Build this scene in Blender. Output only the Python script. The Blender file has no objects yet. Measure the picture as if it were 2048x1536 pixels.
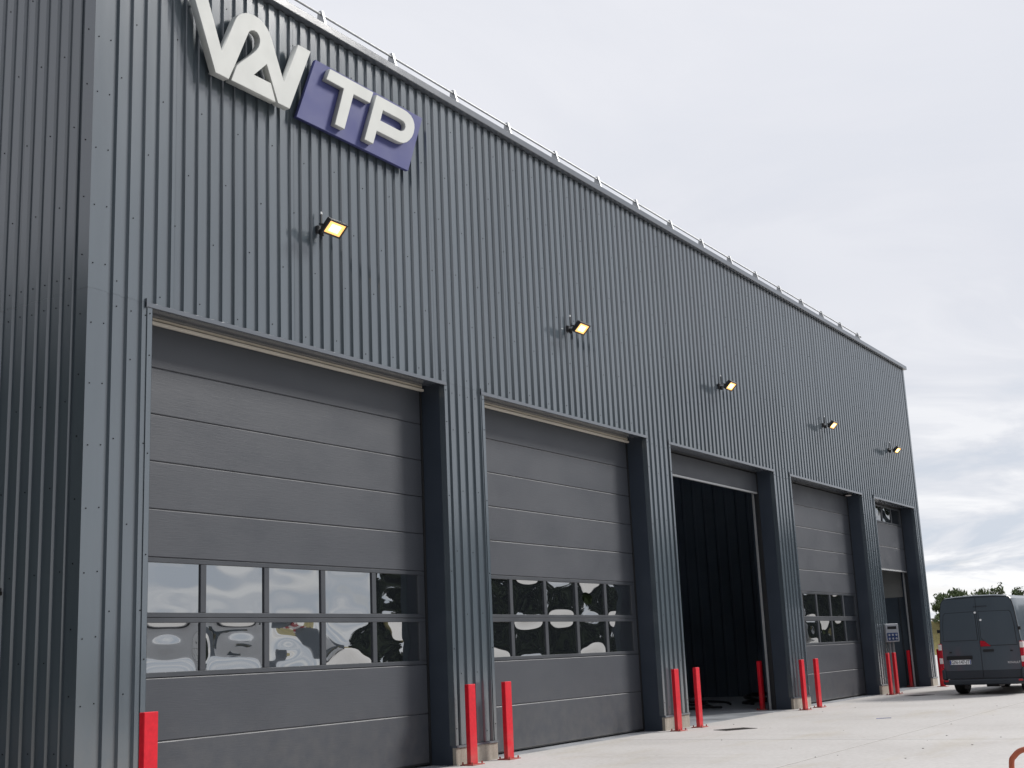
import bpy, bmesh, math, random
from mathutils import Vector, Matrix
random.seed(7)
rad = math.radians

# ------------------------------------------------------------------ camera, sky, sun, exposure
scene = bpy.context.scene
COL = scene.collection

cam_d = bpy.data.cameras.new('camera')
cam = bpy.data.objects.new('camera', cam_d); COL.objects.link(cam); scene.camera = cam
cam_d.lens = 44.3576; cam_d.sensor_width = 36; cam_d.sensor_fit = 'HORIZONTAL'
cam_d.clip_start = 0.1; cam_d.clip_end = 3000
yaw, pitch, roll = rad(32.1517), rad(12.1236), rad(-2.5096)
fw = Vector((math.cos(yaw)*math.cos(pitch), math.sin(yaw)*math.cos(pitch), math.sin(pitch)))
rt = fw.cross(Vector((0, 0, 1))).normalized(); up = rt.cross(fw)
r2 = math.cos(roll)*rt + math.sin(roll)*up; u2 = -math.sin(roll)*rt + math.cos(roll)*up
M = Matrix((r2, u2, -fw)).transposed().to_4x4(); M.translation = Vector((-8.5232, -10.6344, 1.4746))
cam.matrix_world = M

SUN = Vector((1.40, -1.0, 1.30)).normalized()          # direction towards the veiled sun
sun_el = math.asin(SUN.z); sun_az = math.atan2(SUN.x, SUN.y)

world = bpy.data.worlds.new('World'); scene.world = world; world.use_nodes = True
wt = world.node_tree; wt.nodes.clear()
def wn(t, **k):
    n = wt.nodes.new(t)
    for a, b in k.items(): setattr(n, a, b)
    return n
def wl(a, b): wt.links.new(a, b)
def wmath(op, a, b=None, clamp=False):
    n = wn('ShaderNodeMath', operation=op, use_clamp=clamp)
    for i, v in enumerate((a, b)):
        if v is None: continue
        if isinstance(v, (int, float)): n.inputs[i].default_value = v
        else: wl(v, n.inputs[i])
    return n.outputs[0]
sky = wn('ShaderNodeTexSky', sky_type='NISHITA', sun_disc=False)
sky.sun_elevation = sun_el; sky.sun_rotation = sun_az; sky.dust_density = 2.0; sky.air_density = 1.2
tc = wn('ShaderNodeTexCoord'); sep = wn('ShaderNodeSeparateXYZ'); wl(tc.outputs['Generated'], sep.inputs[0])
zz = wmath('ADD', wmath('MAXIMUM', sep.outputs[2], 0.0), 0.15)
cmb = wn('ShaderNodeCombineXYZ')
wl(wmath('DIVIDE', sep.outputs[0], zz), cmb.inputs[0]); wl(wmath('DIVIDE', sep.outputs[1], zz), cmb.inputs[1])
def cloud(scale, detail, rough, off, dist=0.0):
    mp = wn('ShaderNodeMapping'); mp.inputs['Location'].default_value = off; mp.inputs['Scale'].default_value = (scale, scale, scale)
    wl(cmb.outputs[0], mp.inputs[0])
    n = wn('ShaderNodeTexNoise'); n.inputs['Scale'].default_value = 1; n.inputs['Detail'].default_value = detail
    n.inputs['Roughness'].default_value = rough; n.inputs['Distortion'].default_value = dist
    wl(mp.outputs[0], n.inputs['Vector']); return n.outputs[0]
def ramp(fac, stops, interp='LINEAR'):
    r = wn('ShaderNodeValToRGB'); r.color_ramp.interpolation = interp
    while len(r.color_ramp.elements) < len(stops): r.color_ramp.elements.new(0.5)
    for e, (p_, c) in zip(r.color_ramp.elements, stops): e.position = p_; e.color = (*c, 1)
    wl(fac, r.inputs[0]); return r.outputs[0]
big = cloud(0.42, 4, 0.5, (3.1, 1.7, 0), 0.3)
fine = cloud(1.5, 7, 0.58, (7.4, 2.2, 0), 0.6)
veil = ramp(big, [(0.30, (0.665, 0.690, 0.765)), (0.70, (0.815, 0.825, 0.880))])
puff = ramp(fine, [(0.40, (0.600, 0.660, 0.745)), (0.50, (0.755, 0.780, 0.830)), (0.60, (0.985, 0.990, 1.0))])
lowmask = wmath('SUBTRACT', 1.0, wmath('MULTIPLY', wmath('SUBTRACT', sep.outputs[2], 0.03), 4.2), True)   # broken cloud lower down
lowmask = wmath('MULTIPLY', lowmask, 0.85, True)
lowmask = wmath('ADD', lowmask, 0.12, True)
mx = wn('ShaderNodeMix', data_type='RGBA'); wl(lowmask, mx.inputs[0]); wl(veil, mx.inputs[6]); wl(puff, mx.inputs[7])
bg_cloud = wn('ShaderNodeBackground'); wl(mx.outputs[2], bg_cloud.inputs[0]); bg_cloud.inputs[1].default_value = 0.93
bg_sky = wn('ShaderNodeBackground'); wl(sky.outputs[0], bg_sky.inputs[0]); bg_sky.inputs[1].default_value = 0.10
gap = wmath('MULTIPLY', ramp(cloud(1.5, 5, 0.55, (1.2, 9.3, 0), 0.4), [(0.55, (0, 0, 0)), (0.70, (1, 1, 1))]), wmath('MULTIPLY', lowmask, 0.15))
msh = wn('ShaderNodeMixShader'); wl(gap, msh.inputs[0]); wl(bg_cloud.outputs[0], msh.inputs[1]); wl(bg_sky.outputs[0], msh.inputs[2])
wo = wn('ShaderNodeOutputWorld'); wl(msh.outputs[0], wo.inputs[0])

sl = bpy.data.lights.new('sun', 'SUN'); sl.energy = 3.3; sl.angle = rad(13); sl.color = (1.0, 0.965, 0.92)
so = bpy.data.objects.new('sun', sl); COL.objects.link(so)
so.rotation_euler = SUN.to_track_quat('Z', 'Y').to_euler()

vs = scene.view_settings
vs.view_transform = 'Standard'; vs.look = 'None'; vs.exposure = 0.15; vs.gamma = 1.0; vs.use_curve_mapping = False

# ------------------------------------------------------------------ materials
def material(name, col, rough=0.5, metal=0.0, var=0.10, scale=1.5, stretch=(1, 1, 1), bump=0.0, bscale=40.0, bdist=0.01,
             spec=0.5, coat=0.0, emit=None, estr=0.0, rvar=0.08, ior=1.5, fine=0.0, fscale=60.0, bstretch=None, dirt=None, orand=0.0):
    m = bpy.data.materials.new(name); m.use_nodes = True
    nt = m.node_tree; b = nt.nodes['Principled BSDF']
    N = nt.nodes.new; L = nt.links.new
    b.inputs['Roughness'].default_value = rough; b.inputs['Metallic'].default_value = metal
    b.inputs['Specular IOR Level'].default_value = spec; b.inputs['IOR'].default_value = ior
    b.inputs['Coat Weight'].default_value = coat; b.inputs['Coat Roughness'].default_value = 0.06
    geo = N('ShaderNodeNewGeometry'); mp = N('ShaderNodeMapping'); mp.inputs['Scale'].default_value = stretch
    L(geo.outputs['Position'], mp.inputs[0])
    n1 = N('ShaderNodeTexNoise'); n1.inputs['Scale'].default_value = scale; n1.inputs['Detail'].default_value = 6; n1.inputs['Roughness'].default_value = 0.6
    L(mp.outputs[0], n1.inputs['Vector'])
    mr = N('ShaderNodeMapRange'); mr.inputs[1].default_value = 0.3; mr.inputs[2].default_value = 0.7
    mr.inputs[3].default_value = 1-var; mr.inputs[4].default_value = 1+var
    L(n1.outputs[0], mr.inputs[0])
    val = mr.outputs[0]
    if fine:
        n3 = N('ShaderNodeTexNoise'); n3.inputs['Scale'].default_value = fscale; n3.inputs['Detail'].default_value = 3
        L(geo.outputs['Position'], n3.inputs['Vector'])
        m3 = N('ShaderNodeMapRange'); m3.inputs[1].default_value = 0.3; m3.inputs[2].default_value = 0.7
        m3.inputs[3].default_value = 1-fine; m3.inputs[4].default_value = 1+fine
        L(n3.outputs[0], m3.inputs[0])
        mm = N('ShaderNodeMath'); mm.operation = 'MULTIPLY'; L(val, mm.inputs[0]); L(m3.outputs[0], mm.inputs[1]); val = mm.outputs[0]
    if orand:                                                       # every sheet from its own coil: a slight tone of its own
        oi = N('ShaderNodeObjectInfo'); m6 = N('ShaderNodeMapRange'); m6.inputs[3].default_value = 1-orand; m6.inputs[4].default_value = 1+orand
        L(oi.outputs['Random'], m6.inputs[0]); m7 = N('ShaderNodeMath'); m7.operation = 'MULTIPLY'; L(val, m7.inputs[0]); L(m6.outputs[0], m7.inputs[1]); val = m7.outputs[0]
    hv = N('ShaderNodeVectorMath'); hv.operation = 'SCALE'; hv.inputs[0].default_value = col; L(val, hv.inputs['Scale'])
    out = hv.outputs[0]
    if dirt:                                                        # splashed dust low on the thing, broken up by noise
        hgt, dcol, stren = dirt
        sp_ = N('ShaderNodeSeparateXYZ'); L(geo.outputs['Position'], sp_.inputs[0])
        d1 = N('ShaderNodeMapRange'); d1.inputs[1].default_value = hgt; d1.inputs[2].default_value = 0.0; L(sp_.outputs[2], d1.inputs[0])
        n5 = N('ShaderNodeTexNoise'); n5.inputs['Scale'].default_value = 5.0; n5.inputs['Detail'].default_value = 6; L(geo.outputs['Position'], n5.inputs['Vector'])
        d2 = N('ShaderNodeMapRange'); d2.inputs[1].default_value = 0.35; d2.inputs[2].default_value = 0.65; L(n5.outputs[0], d2.inputs[0])
        d3 = N('ShaderNodeMath'); d3.operation = 'MULTIPLY'; L(d1.outputs[0], d3.inputs[0]); L(d2.outputs[0], d3.inputs[1])
        d4 = N('ShaderNodeMath'); d4.operation = 'MULTIPLY'; L(d3.outputs[0], d4.inputs[0]); d4.inputs[1].default_value = stren
        mc = N('ShaderNodeMix'); mc.data_type = 'RGBA'; L(d4.outputs[0], mc.inputs[0]); L(out, mc.inputs[6]); mc.inputs[7].default_value = (*dcol, 1); out = mc.outputs[2]
    L(out, b.inputs['Base Color'])
    if rvar:
        rr = N('ShaderNodeMapRange'); rr.inputs[1].default_value = 0.3; rr.inputs[2].default_value = 0.7
        rr.inputs[3].default_value = max(0, rough-rvar); rr.inputs[4].default_value = rough+rvar
        L(n1.outputs[0], rr.inputs[0]); L(rr.outputs[0], b.inputs['Roughness'])
    if bump:
        n2 = N('ShaderNodeTexNoise'); n2.inputs['Scale'].default_value = bscale; n2.inputs['Detail'].default_value = 4
        if bstretch:
            mp2 = N('ShaderNodeMapping'); mp2.inputs['Scale'].default_value = bstretch; L(geo.outputs['Position'], mp2.inputs[0]); L(mp2.outputs[0], n2.inputs['Vector'])
        else: L(mp.outputs[0], n2.inputs['Vector'])
        bp = N('ShaderNodeBump'); bp.inputs['Strength'].default_value = bump; bp.inputs['Distance'].default_value = bdist
        L(n2.outputs[0], bp.inputs['Height']); L(bp.outputs[0], b.inputs['Normal'])
    if emit:
        b.inputs['Emission Color'].default_value = (*emit, 1); b.inputs['Emission Strength'].default_value = estr
    return m

MAT = {}
MAT['clad'] = material('anthracite_cladding', (0.078, 0.098, 0.116), 0.15, ior=1.9, var=0.09, orand=0.05, scale=1.2, stretch=(1, 1, 0.15), bump=0.03, bscale=1.6, bdist=0.03, rvar=0.02, dirt=(1.2, (0.16, 0.145, 0.125), 0.35))
MAT['trim'] = material('anthracite_trim', (0.095, 0.108, 0.128), 0.18, ior=1.75, rvar=0.02, var=0.06, scale=2.0, bump=0.05, bscale=2.0, bdist=0.02)
MAT['reveal_shade'] = material('anthracite_shaded_reveal', (0.036, 0.047, 0.066), 0.40, var=0.06, scale=2.0, bump=0.05, bscale=1.5, bdist=0.02)  # darker, bluer copy of the anthracite: shade of the reveals in the colour
MAT['door'] = material('door_panel_grey', (0.045, 0.050, 0.061), 0.48, var=0.045, scale=0.9, stretch=(1, 1, 1.6), bump=0.35, bscale=9, bdist=0.004, bstretch=(0.5, 1, 14), dirt=(1.1, (0.20, 0.18, 0.155), 0.16))
MAT['frame'] = material('door_frame_grey', (0.042, 0.047, 0.056), 0.38, var=0.05)
MAT['seal'] = material('rubber_black', (0.012, 0.013, 0.015), 0.6, var=0.1)
MAT['screw'] = material('screw_dark', (0.006, 0.006, 0.008), 0.9, var=0.05, rvar=0, spec=0.1)
MAT['beam'] = material('cream_beam', (0.66, 0.60, 0.50), 0.6, var=0.10, scale=3)
MAT['alu'] = material('pale_aluminium', (0.62, 0.58, 0.51), 0.45, metal=0.0, var=0.06)
MAT['galv'] = material('galvanised_steel', (0.42, 0.43, 0.44), 0.45, metal=0.5, var=0.10, scale=12)
MAT['plinth'] = material('plinth_concrete', (0.33, 0.30, 0.255), 0.85, var=0.22, scale=4, stretch=(2.5, 2.5, 0.6), bump=0.4, bscale=60, bdist=0.006, fine=0.12)
MAT['white'] = material('sign_white', (0.49, 0.505, 0.49), 0.55, spec=0.25, var=0.02, scale=3)
MAT['blue'] = material('sign_blue', (0.068, 0.076, 0.200), 0.62, var=0.03, scale=1.5, spec=0.2)
MAT['red'] = material('bollard_red', (0.56, 0.007, 0.020), 0.5, spec=0.3, var=0.07, scale=6, bump=0.06, bscale=90, bdist=0.002, fine=0.10, fscale=22, dirt=(0.45, (0.34, 0.24, 0.20), 0.35))
MAT['plate'] = material('bollard_plate', (0.34, 0.075, 0.06), 0.6, var=0.3, scale=18)
MAT['black'] = material('lamp_black', (0.018, 0.018, 0.020), 0.45, var=0.1)
MAT['reflector'] = material('lamp_reflector', (0.75, 0.60, 0.38), 0.35, var=0.03, emit=(1.0, 0.46, 0.09), estr=1.3)
MAT['led'] = material('lamp_led', (0.9, 0.85, 0.7), 0.4, var=0.0, rvar=0, emit=(1.0, 0.64, 0.17), estr=5.0)
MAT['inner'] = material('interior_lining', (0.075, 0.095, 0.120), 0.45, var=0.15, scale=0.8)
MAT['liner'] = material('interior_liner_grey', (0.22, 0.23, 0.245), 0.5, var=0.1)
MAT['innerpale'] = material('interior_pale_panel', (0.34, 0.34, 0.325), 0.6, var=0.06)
MAT['floor'] = material('interior_floor', (0.30, 0.315, 0.335), 0.45, var=0.25, scale=1.2, rvar=0.15, fine=0.06)
MAT['hose'] = material('hose_black', (0.012, 0.012, 0.013), 0.4, var=0.1)
MAT['hoop'] = material('orange_pipe', (0.42, 0.10, 0.045), 0.5, var=0.12, scale=14)
MAT['grate'] = material('iron_grate', (0.06, 0.057, 0.052), 0.6, var=0.2, scale=30)
MAT['asphalt'] = material('asphalt', (0.050, 0.050, 0.052), 0.85, var=0.15, scale=2, fine=0.2, fscale=80)
MAT['joint'] = material('joint_dark', (0.17, 0.155, 0.14), 0.9, var=0.2)
MAT['grass'] = material('grass_field', (0.25, 0.215, 0.095), 0.9, var=0.35, scale=0.35, bump=0.6, bscale=6, bdist=0.1, fine=0.2, fscale=9, spec=0.1)
MAT['leaf'] = material('foliage_green', (0.085, 0.115, 0.050), 0.7, var=0.5, scale=1.2, spec=0.2)
MAT['leaf_dark'] = material('foliage_dark', (0.030, 0.042, 0.020), 0.75, var=0.5, scale=0.4, spec=0.15)
MAT['leaf_brown'] = material('foliage_brown', (0.095, 0.060, 0.025), 0.75, var=0.4, scale=1.2, spec=0.15)
MAT['bark'] = material('bark', (0.075, 0.058, 0.042), 0.9, var=0.3, scale=6)
MAT['wood'] = material('weathered_rail', (0.42, 0.40, 0.36), 0.8, var=0.2, scale=3)
MAT['van'] = material('van_paint', (0.066, 0.086, 0.106), 0.30, var=0.02, coat=0.5, rvar=0.02)
MAT['vandark'] = material('van_bumper', (0.028, 0.035, 0.046), 0.5, var=0.08)
MAT['vanblack'] = material('van_black', (0.008, 0.009, 0.011), 0.5, var=0.1)
MAT['tyre'] = material('tyre_rubber', (0.012, 0.012, 0.013), 0.75, var=0.15, scale=10)
MAT['lampred'] = material('tail_red', (0.42, 0.008, 0.022), 0.2, var=0.05, coat=0.5)
MAT['lampwhite'] = material('tail_white', (0.72, 0.66, 0.64), 0.2, var=0.05, coat=0.5)
MAT['paper'] = material('plate_white', (0.88, 0.89, 0.90), 0.45, var=0.03)
MAT['ink'] = material('ink_dark', (0.015, 0.015, 0.018), 0.6, var=0.0, rvar=0)
MAT['euro'] = material('plate_blue', (0.02, 0.06, 0.30), 0.5, var=0.02)
MAT['chrome'] = material('badge_silver', (0.75, 0.76, 0.78), 0.3, metal=0.5, var=0.02)
MAT['term'] = material('terminal_grey', (0.42, 0.44, 0.47), 0.45, var=0.06)
MAT['termblue'] = material('terminal_blue', (0.030, 0.055, 0.160), 0.4, var=0.05)

def glass_mat():
    m = bpy.data.materials.new('door_glazing'); m.use_nodes = True
    nt = m.node_tree; nt.nodes.clear(); N = nt.nodes.new; L = nt.links.new
    gl = N('ShaderNodeBsdfGlossy'); gl.inputs['Roughness'].default_value = 0.015; gl.inputs['Color'].default_value = (0.95, 0.97, 0.98, 1)
    df = N('ShaderNodeBsdfDiffuse'); df.inputs['Color'].default_value = (0.012, 0.014, 0.017, 1)
    fr = N('ShaderNodeFresnel'); fr.inputs['IOR'].default_value = 4.6        # several panes of acrylic one behind another
    mx = N('ShaderNodeMixShader'); L(fr.outputs[0], mx.inputs[0]); L(df.outputs[0], mx.inputs[1]); L(gl.outputs[0], mx.inputs[2])
    o = N('ShaderNodeOutputMaterial'); L(mx.outputs[0], o.inputs[0])
    return m
MAT['glass'] = glass_mat()
def added_rooflight_mat():
    m = bpy.data.materials.new('added_rooflight_sheet'); m.use_nodes = True
    nt = m.node_tree; nt.nodes.clear(); t = nt.nodes.new('ShaderNodeBsdfTranslucent'); t.inputs[0].default_value = (0.75, 0.78, 0.82, 1)
    o = nt.nodes.new('ShaderNodeOutputMaterial'); nt.links.new(t.outputs[0], o.inputs[0]); return m
MAT['added_rooflight'] = added_rooflight_mat()

def concrete_mat():
    m = bpy.data.materials.new('yard_concrete'); m.use_nodes = True
    nt = m.node_tree; b = nt.nodes['Principled BSDF']; N = nt.nodes.new; L = nt.links.new
    geo = N('ShaderNodeNewGeometry')
    def noise(scale, detail, stretch=(1, 1, 1), rough=0.6):
        mp = N('ShaderNodeMapping'); mp.inputs['Scale'].default_value = stretch; L(geo.outputs['Position'], mp.inputs[0])
        n = N('ShaderNodeTexNoise'); n.inputs['Scale'].default_value = scale; n.inputs['Detail'].default_value = detail; n.inputs['Roughness'].default_value = rough
        L(mp.outputs[0], n.inputs['Vector']); return n.outputs[0]
    def rmp(f, stops):
        r = N('ShaderNodeValToRGB')
        while len(r.color_ramp.elements) < len(stops): r.color_ramp.elements.new(0.5)
        for e, (p_, c) in zip(r.color_ramp.elements, stops): e.position = p_; e.color = (*c, 1)
        L(f, r.inputs[0]); return r.outputs[0]
    base = rmp(noise(0.45, 6), [(0.28, (0.480, 0.462, 0.446)), (0.52, (0.530, 0.512, 0.497)), (0.74, (0.565, 0.55, 0.535))])
    fineg = rmp(noise(14, 6), [(0.32, (0.88, 0.88, 0.87)), (0.6, (1.0, 1.0, 1.0)), (0.8, (1.06, 1.06, 1.06))])
    stain = rmp(noise(0.9, 5, (0.35, 1.2, 1)), [(0.54, (1, 1, 1)), (0.68, (0.955, 0.935, 0.885)), (0.82, (0.89, 0.855, 0.78))])
    track = rmp(noise(1.0, 4, (2.6, 0.22, 1)), [(0.56, (1, 1, 1)), (0.70, (0.945, 0.935, 0.925))])
    spot = rmp(noise(3.2, 3, (1, 1.6, 1)), [(0.66, (1, 1, 1)), (0.74, (0.80, 0.77, 0.74))])
    cur = base
    for c in (fineg, stain, track, spot):
        mm = N('ShaderNodeMix'); mm.data_type = 'RGBA'; mm.blend_type = 'MULTIPLY'; mm.inputs[0].default_value = 1.0
        L(cur, mm.inputs[6]); L(c, mm.inputs[7]); cur = mm.outputs[2]
    L(cur, b.inputs['Base Color'])
    b.inputs['Roughness'].default_value = 0.72; b.inputs['Specular IOR Level'].default_value = 0.3
    bp = N('ShaderNodeBump'); bp.inputs['Strength'].default_value = 0.25; bp.inputs['Distance'].default_value = 0.004
    L(noise(40, 5), bp.inputs['Height']); L(bp.outputs[0], b.inputs['Normal'])
    return m
MAT['concrete'] = concrete_mat()

# ------------------------------------------------------------------ mesh helpers
class MB:
    def __init__(s): s.v = []; s.f = []
    def add(s, v, f):
        o = len(s.v); s.v += [tuple(q) for q in v]; s.f += [tuple(i+o for i in q) for q in f]; return s
    def box(s, x0, x1, y0, y1, z0, z1):
        v = [(x, y, z) for z in (z0, z1) for y in (y0, y1) for x in (x0, x1)]
        return s.add(v, [(0, 2, 3, 1), (4, 5, 7, 6), (0, 1, 5, 4), (2, 6, 7, 3), (0, 4, 6, 2), (1, 3, 7, 5)])
    def bbox(s, x0, x1, y0, y1, z0, z1, c=0.004):                   # box with chamfered edges
        pts = []
        bm = bmesh.new(); bmesh.ops.create_cube(bm, size=1)
        for w in bm.verts: w.co = Vector(((x0+x1)/2+w.co.x*(x1-x0), (y0+y1)/2+w.co.y*(y1-y0), (z0+z1)/2+w.co.z*(z1-z0)))
        bmesh.ops.bevel(bm, geom=bm.edges[:], offset=c, segments=1, affect='EDGES')
        bm.verts.index_update()
        v = [w.co.copy() for w in bm.verts]; f = [[w.index for w in q.verts] for q in bm.faces]; bm.free()
        return s.add(v, f)
    def tube(s, pts, r, n=8, cap=True):
        pts = [Vector(p_) for p_ in pts]; rings = []
        prev = None
        for i, p_ in enumerate(pts):
            t = (pts[min(i+1, len(pts)-1)] - pts[max(i-1, 0)]).normalized()
            a = Vector((0, 0, 1)) if abs(t.z) < 0.9 else Vector((1, 0, 0))
            if prev is not None: a = prev
            b1 = (a - t*a.dot(t)).normalized(); b2 = t.cross(b1); prev = b1
            rr = r[i] if isinstance(r, (list, tuple)) else r
            rings.append([p_ + rr*(math.cos(2*math.pi*k/n)*b1 + math.sin(2*math.pi*k/n)*b2) for k in range(n)])
        v = [q for g in rings for q in g]; f = []
        for i in range(len(rings)-1):
            for k in range(n): f.append((i*n+k, i*n+(k+1) % n, (i+1)*n+(k+1) % n, (i+1)*n+k))
        if cap: f.append(tuple(reversed(range(n)))); f.append(tuple((len(rings)-1)*n+k for k in range(n)))
        return s.add(v, f)
    def xform(s, mat):
        s.v = [tuple(mat @ Vector(q)) for q in s.v]; return s
    def mesh(s, name, mat=None, smooth=None):
        me = bpy.data.meshes.new(name); me.from_pydata(s.v, [], s.f); me.update()
        if mat: me.materials.append(MAT[mat])
        if smooth is not None:
            me.polygons.foreach_set('use_smooth', [True]*len(me.polygons)); me.set_sharp_from_angle(angle=rad(smooth))
        return me
    def build(s, name, mat, parent=None, smooth=None):
        return link(name, s.mesh(name, mat, smooth), parent)
def link(name, me, parent=None, loc=None, rot=None):
    o = bpy.data.objects.new(name, me); COL.objects.link(o)
    if parent is not None: o.parent = parent
    if loc is not None: o.location = loc
    if rot is not None: o.rotation_euler = rot
    return o
def empty(name, loc=(0, 0, 0), rz=0.0):
    o = bpy.data.objects.new(name, None); COL.objects.link(o); o.location = loc; o.rotation_euler = (0, 0, rz); o.empty_display_size = 0.2; return o
def tag(o, label=None, cat=None, group=None, kind=None):
    if label: o['label'] = label
    if cat: o['category'] = cat
    if group: o['group'] = group
    if kind: o['kind'] = kind
    return o

# ------------------------------------------------------------------ ground, yard, bank
g = MB(); g.add([(-900, -900, -0.22), (900, -900, -0.22), (900, 900, -0.22), (-900, 900, -0.22)], [(0, 1, 2, 3)])
tag(g.build('ground', 'grass'), kind='structure')
yard = MB().add([(-6.2, -38, -0.003), (100, -38, -0.003), (100, 60, -0.003), (-6.2, 60, -0.003)], [(0, 1, 2, 3)]).build('concrete_yard', 'joint')
tag(yard, kind='structure')
XS = [-6.2, 11.05, 23.4, 35.7, 48, 62, 80, 100]
YS = [-38, -22.5, -13.6, -4.66, 0.055]
def slab(x0, x1, y0, y1):
    h = 0.012
    MB().bbox(x0+h, x1-h, y0+h, y1-h, -0.14, 0.0, 0.002).build('slab', 'concrete', yard)
for i in range(len(XS)-1):
    for j in range(len(YS)-1): slab(XS[i], XS[i+1], YS[j], YS[j+1])
for x0, x1 in ((32.9, 48), (48, 74), (74, 100)):
    slab(x0, x1, 0.055, 24); slab(x0, x1, 24, 60)

tag(MB().box(-70, -6.21, -38, 60, -0.15, -0.004).build('asphalt_lane', 'asphalt'), kind='structure')
tag(MB().box(-6.195, -0.03, 0.062, 60, -0.15, 0.0005).build('asphalt_lane', 'asphalt'), kind='structure')
def bank(name, path, width, height, label):
    # a grassed bank: foot along the path, rising over `width` to a plateau
    rng = random.Random(5); v = []; f = []
    prof = [(0, 0), (0.12, 0.10), (0.3, 0.36), (0.55, 0.72), (0.8, 0.94), (1.0, 1.0), (1.8, 1.03), (6, 1.05)]
    n = len(path); m_ = len(prof)
    for (px, py, nx, ny) in path:
        for (a, b) in prof:
            jit = rng.uniform(-0.05, 0.05)*height
            v.append((px+nx*a*width, py+ny*a*width, -0.23+b*height+(jit if b > 0 else 0)))
    for i in range(n-1):
        for k in range(m_-1): f.append((i*m_+k, (i+1)*m_+k, (i+1)*m_+k+1, i*m_+k+1))
    o = MB().add(v, f).build(name, 'grass', None, 60); tag(o, label, None, None, 'structure'); return o
bank('grass_bank', [(99.0+1.2*math.sin(y*0.09), y, 1, 0) for y in range(-6, 121, 4)], 7.0, 3.05, 'grassy bank with dry olive grass beyond the yard')
bank('grass_verge', [(x, -46-1.0*math.sin(x*0.07), 0, -1) for x in range(-80, 140, 5)], 7.0, 1.2, 'grassy bank along the open side of the yard')

# ------------------------------------------------------------------ the workshop building
building = tag(empty('workshop_building', (0, 0, 0)), 'large dark grey ribbed metal workshop with five tall bay doors', 'building')
PIT = 0.2033; XL0 = 0.336; CREST = 0.100; WEB = 0.015; DEP = 0.030
ZB, ZL, ZJ, ZT = 0.27, 5.449, 5.50, 10.02
XEND = 32.418; DEPTH = 24.0
DOORS = [(0.883, 6.483), (7.547, 13.147), (14.212, 19.812), (20.952, 26.546), (27.704, 31.848)]

def profile(a, b, phase):
    """crest/pan outline of the sheet between a and b: list of (u, depth behind the crest plane)"""
    k0 = int(math.floor((a-phase)/PIT))-1; pts = []
    for k in range(k0, k0+int((b-a)/PIT)+4):
        u = phase+k*PIT
        pts += [(u-WEB, DEP), (u, 0), (u+CREST, 0), (u+CREST+WEB, DEP)]
    out = []
    def at(u):
        for (u0, d0), (u1, d1) in zip(pts, pts[1:]):
            if u0 <= u <= u1 and u1 > u0: return d0+(d1-d0)*(u-u0)/(u1-u0)
        return 0
    out.append((a, at(a))); out += [q for q in pts if a+1e-4 < q[0] < b-1e-4]; out.append((b, at(b)))
    return out
def sheet(a, b, z0, z1, phase, place, mat='clad', name='cladding_sheet', parent=building):
    pr = profile(a, b, phase); t = 0.0012; v = []; f = []; n = len(pr)
    jit = random.uniform(-0.0015, 0.0015)
    for z in (z0, z1):
        for (u, d) in pr: v.append(place(u, d+jit, z))
    for i in range(n-1): f.append((i, i+1, n+i+1, n+i))
    # turned lap edge, so that the side lap of each sheet reads as a fine line
    v += [place(b-0.001, DEP+0.004, z0), place(b-0.001, DEP+0.004, z1)]; f.append((n-1, 2*n, 2*n+1, 2*n-1))
    return MB().add(v, f).build(name, mat, parent)
front = lambda u, d, z: (u, d, z)
SW = PIT*5
# upper front sheets
x = 0.235; nxt = XL0+CREST*0.5+PIT*4
while x < XEND-0.1:
    e = min(nxt, XEND-0.12)
    sheet(x, e, ZJ+0.001, ZT, XL0, front); x = e+0.002; nxt = e+SW
    if XEND-0.12-e < 0.05: break
# pier sheets under the lintel line
PIERS = [(0.235, DOORS[0][0])] + [(DOORS[i][1], DOORS[i+1][0]) for i in range(4)] + [(DOORS[4][1], XEND-0.12)]
for a, b in PIERS: sheet(a+0.04 if a > 1 else a, b-0.04 if b < 32 else b, ZB, ZJ-0.001, XL0, front)
# left, back and right walls
left = lambda u, d, z: (d, u, z)
y = 0.15
while y < DEPTH-0.2:
    e = min(y+SW, DEPTH-0.02)
    for z0, z1 in ((ZB, ZJ-0.001), (ZJ+0.001, ZT)): sheet(y, e, z0, z1, 0.255, left)
    y = e+0.002
right = lambda u, d, z: (XEND-d, u, z)
y = 0.1
while y < DEPTH-0.3:
    e = min(y+SW*4, DEPTH-0.02); sheet(y, e, ZB, ZT, 0.255, right); y = e+0.002
back = lambda u, d, z: (u, DEPTH-d, z)
x = 0.02
while x < XEND-0.3:
    e = min(x+SW*4, XEND-0.02); sheet(x, e, ZB, ZT, 0.25, back); x = e+0.002

# wall cores (the piers carry the deep reveals of the openings)
REV = 0.42
for i, (a, b) in enumerate(PIERS):
    x0 = 0.05 if i == 0 else a+0.002; x1 = XEND-0.05 if i == 5 else b-0.002
    MB().box(x0, x1, 0.046, 0.62, 0.0, ZL+0.06).build('pier', 'reveal_shade', building)
    MB().box(a+(0.0 if i else -0.225), b-(0.0 if i < 5 else -0.11), -0.012, 0.0455, -0.10, ZB-0.035).build('plinth', 'plinth', building)
    MB().box(a-(0.0 if i else 0.24), b+(0.0 if i < 5 else 0.13), -0.030, 0.045, ZB-0.034, ZB-0.004).build('base_flashing', 'trim', building)
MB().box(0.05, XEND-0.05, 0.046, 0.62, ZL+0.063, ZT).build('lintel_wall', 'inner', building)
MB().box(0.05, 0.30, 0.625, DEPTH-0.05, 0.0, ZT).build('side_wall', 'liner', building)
MB().box(XEND-0.30, XEND-0.05, 0.625, DEPTH-0.05, 0.0, ZT).build('side_wall', 'inner', building)
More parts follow.
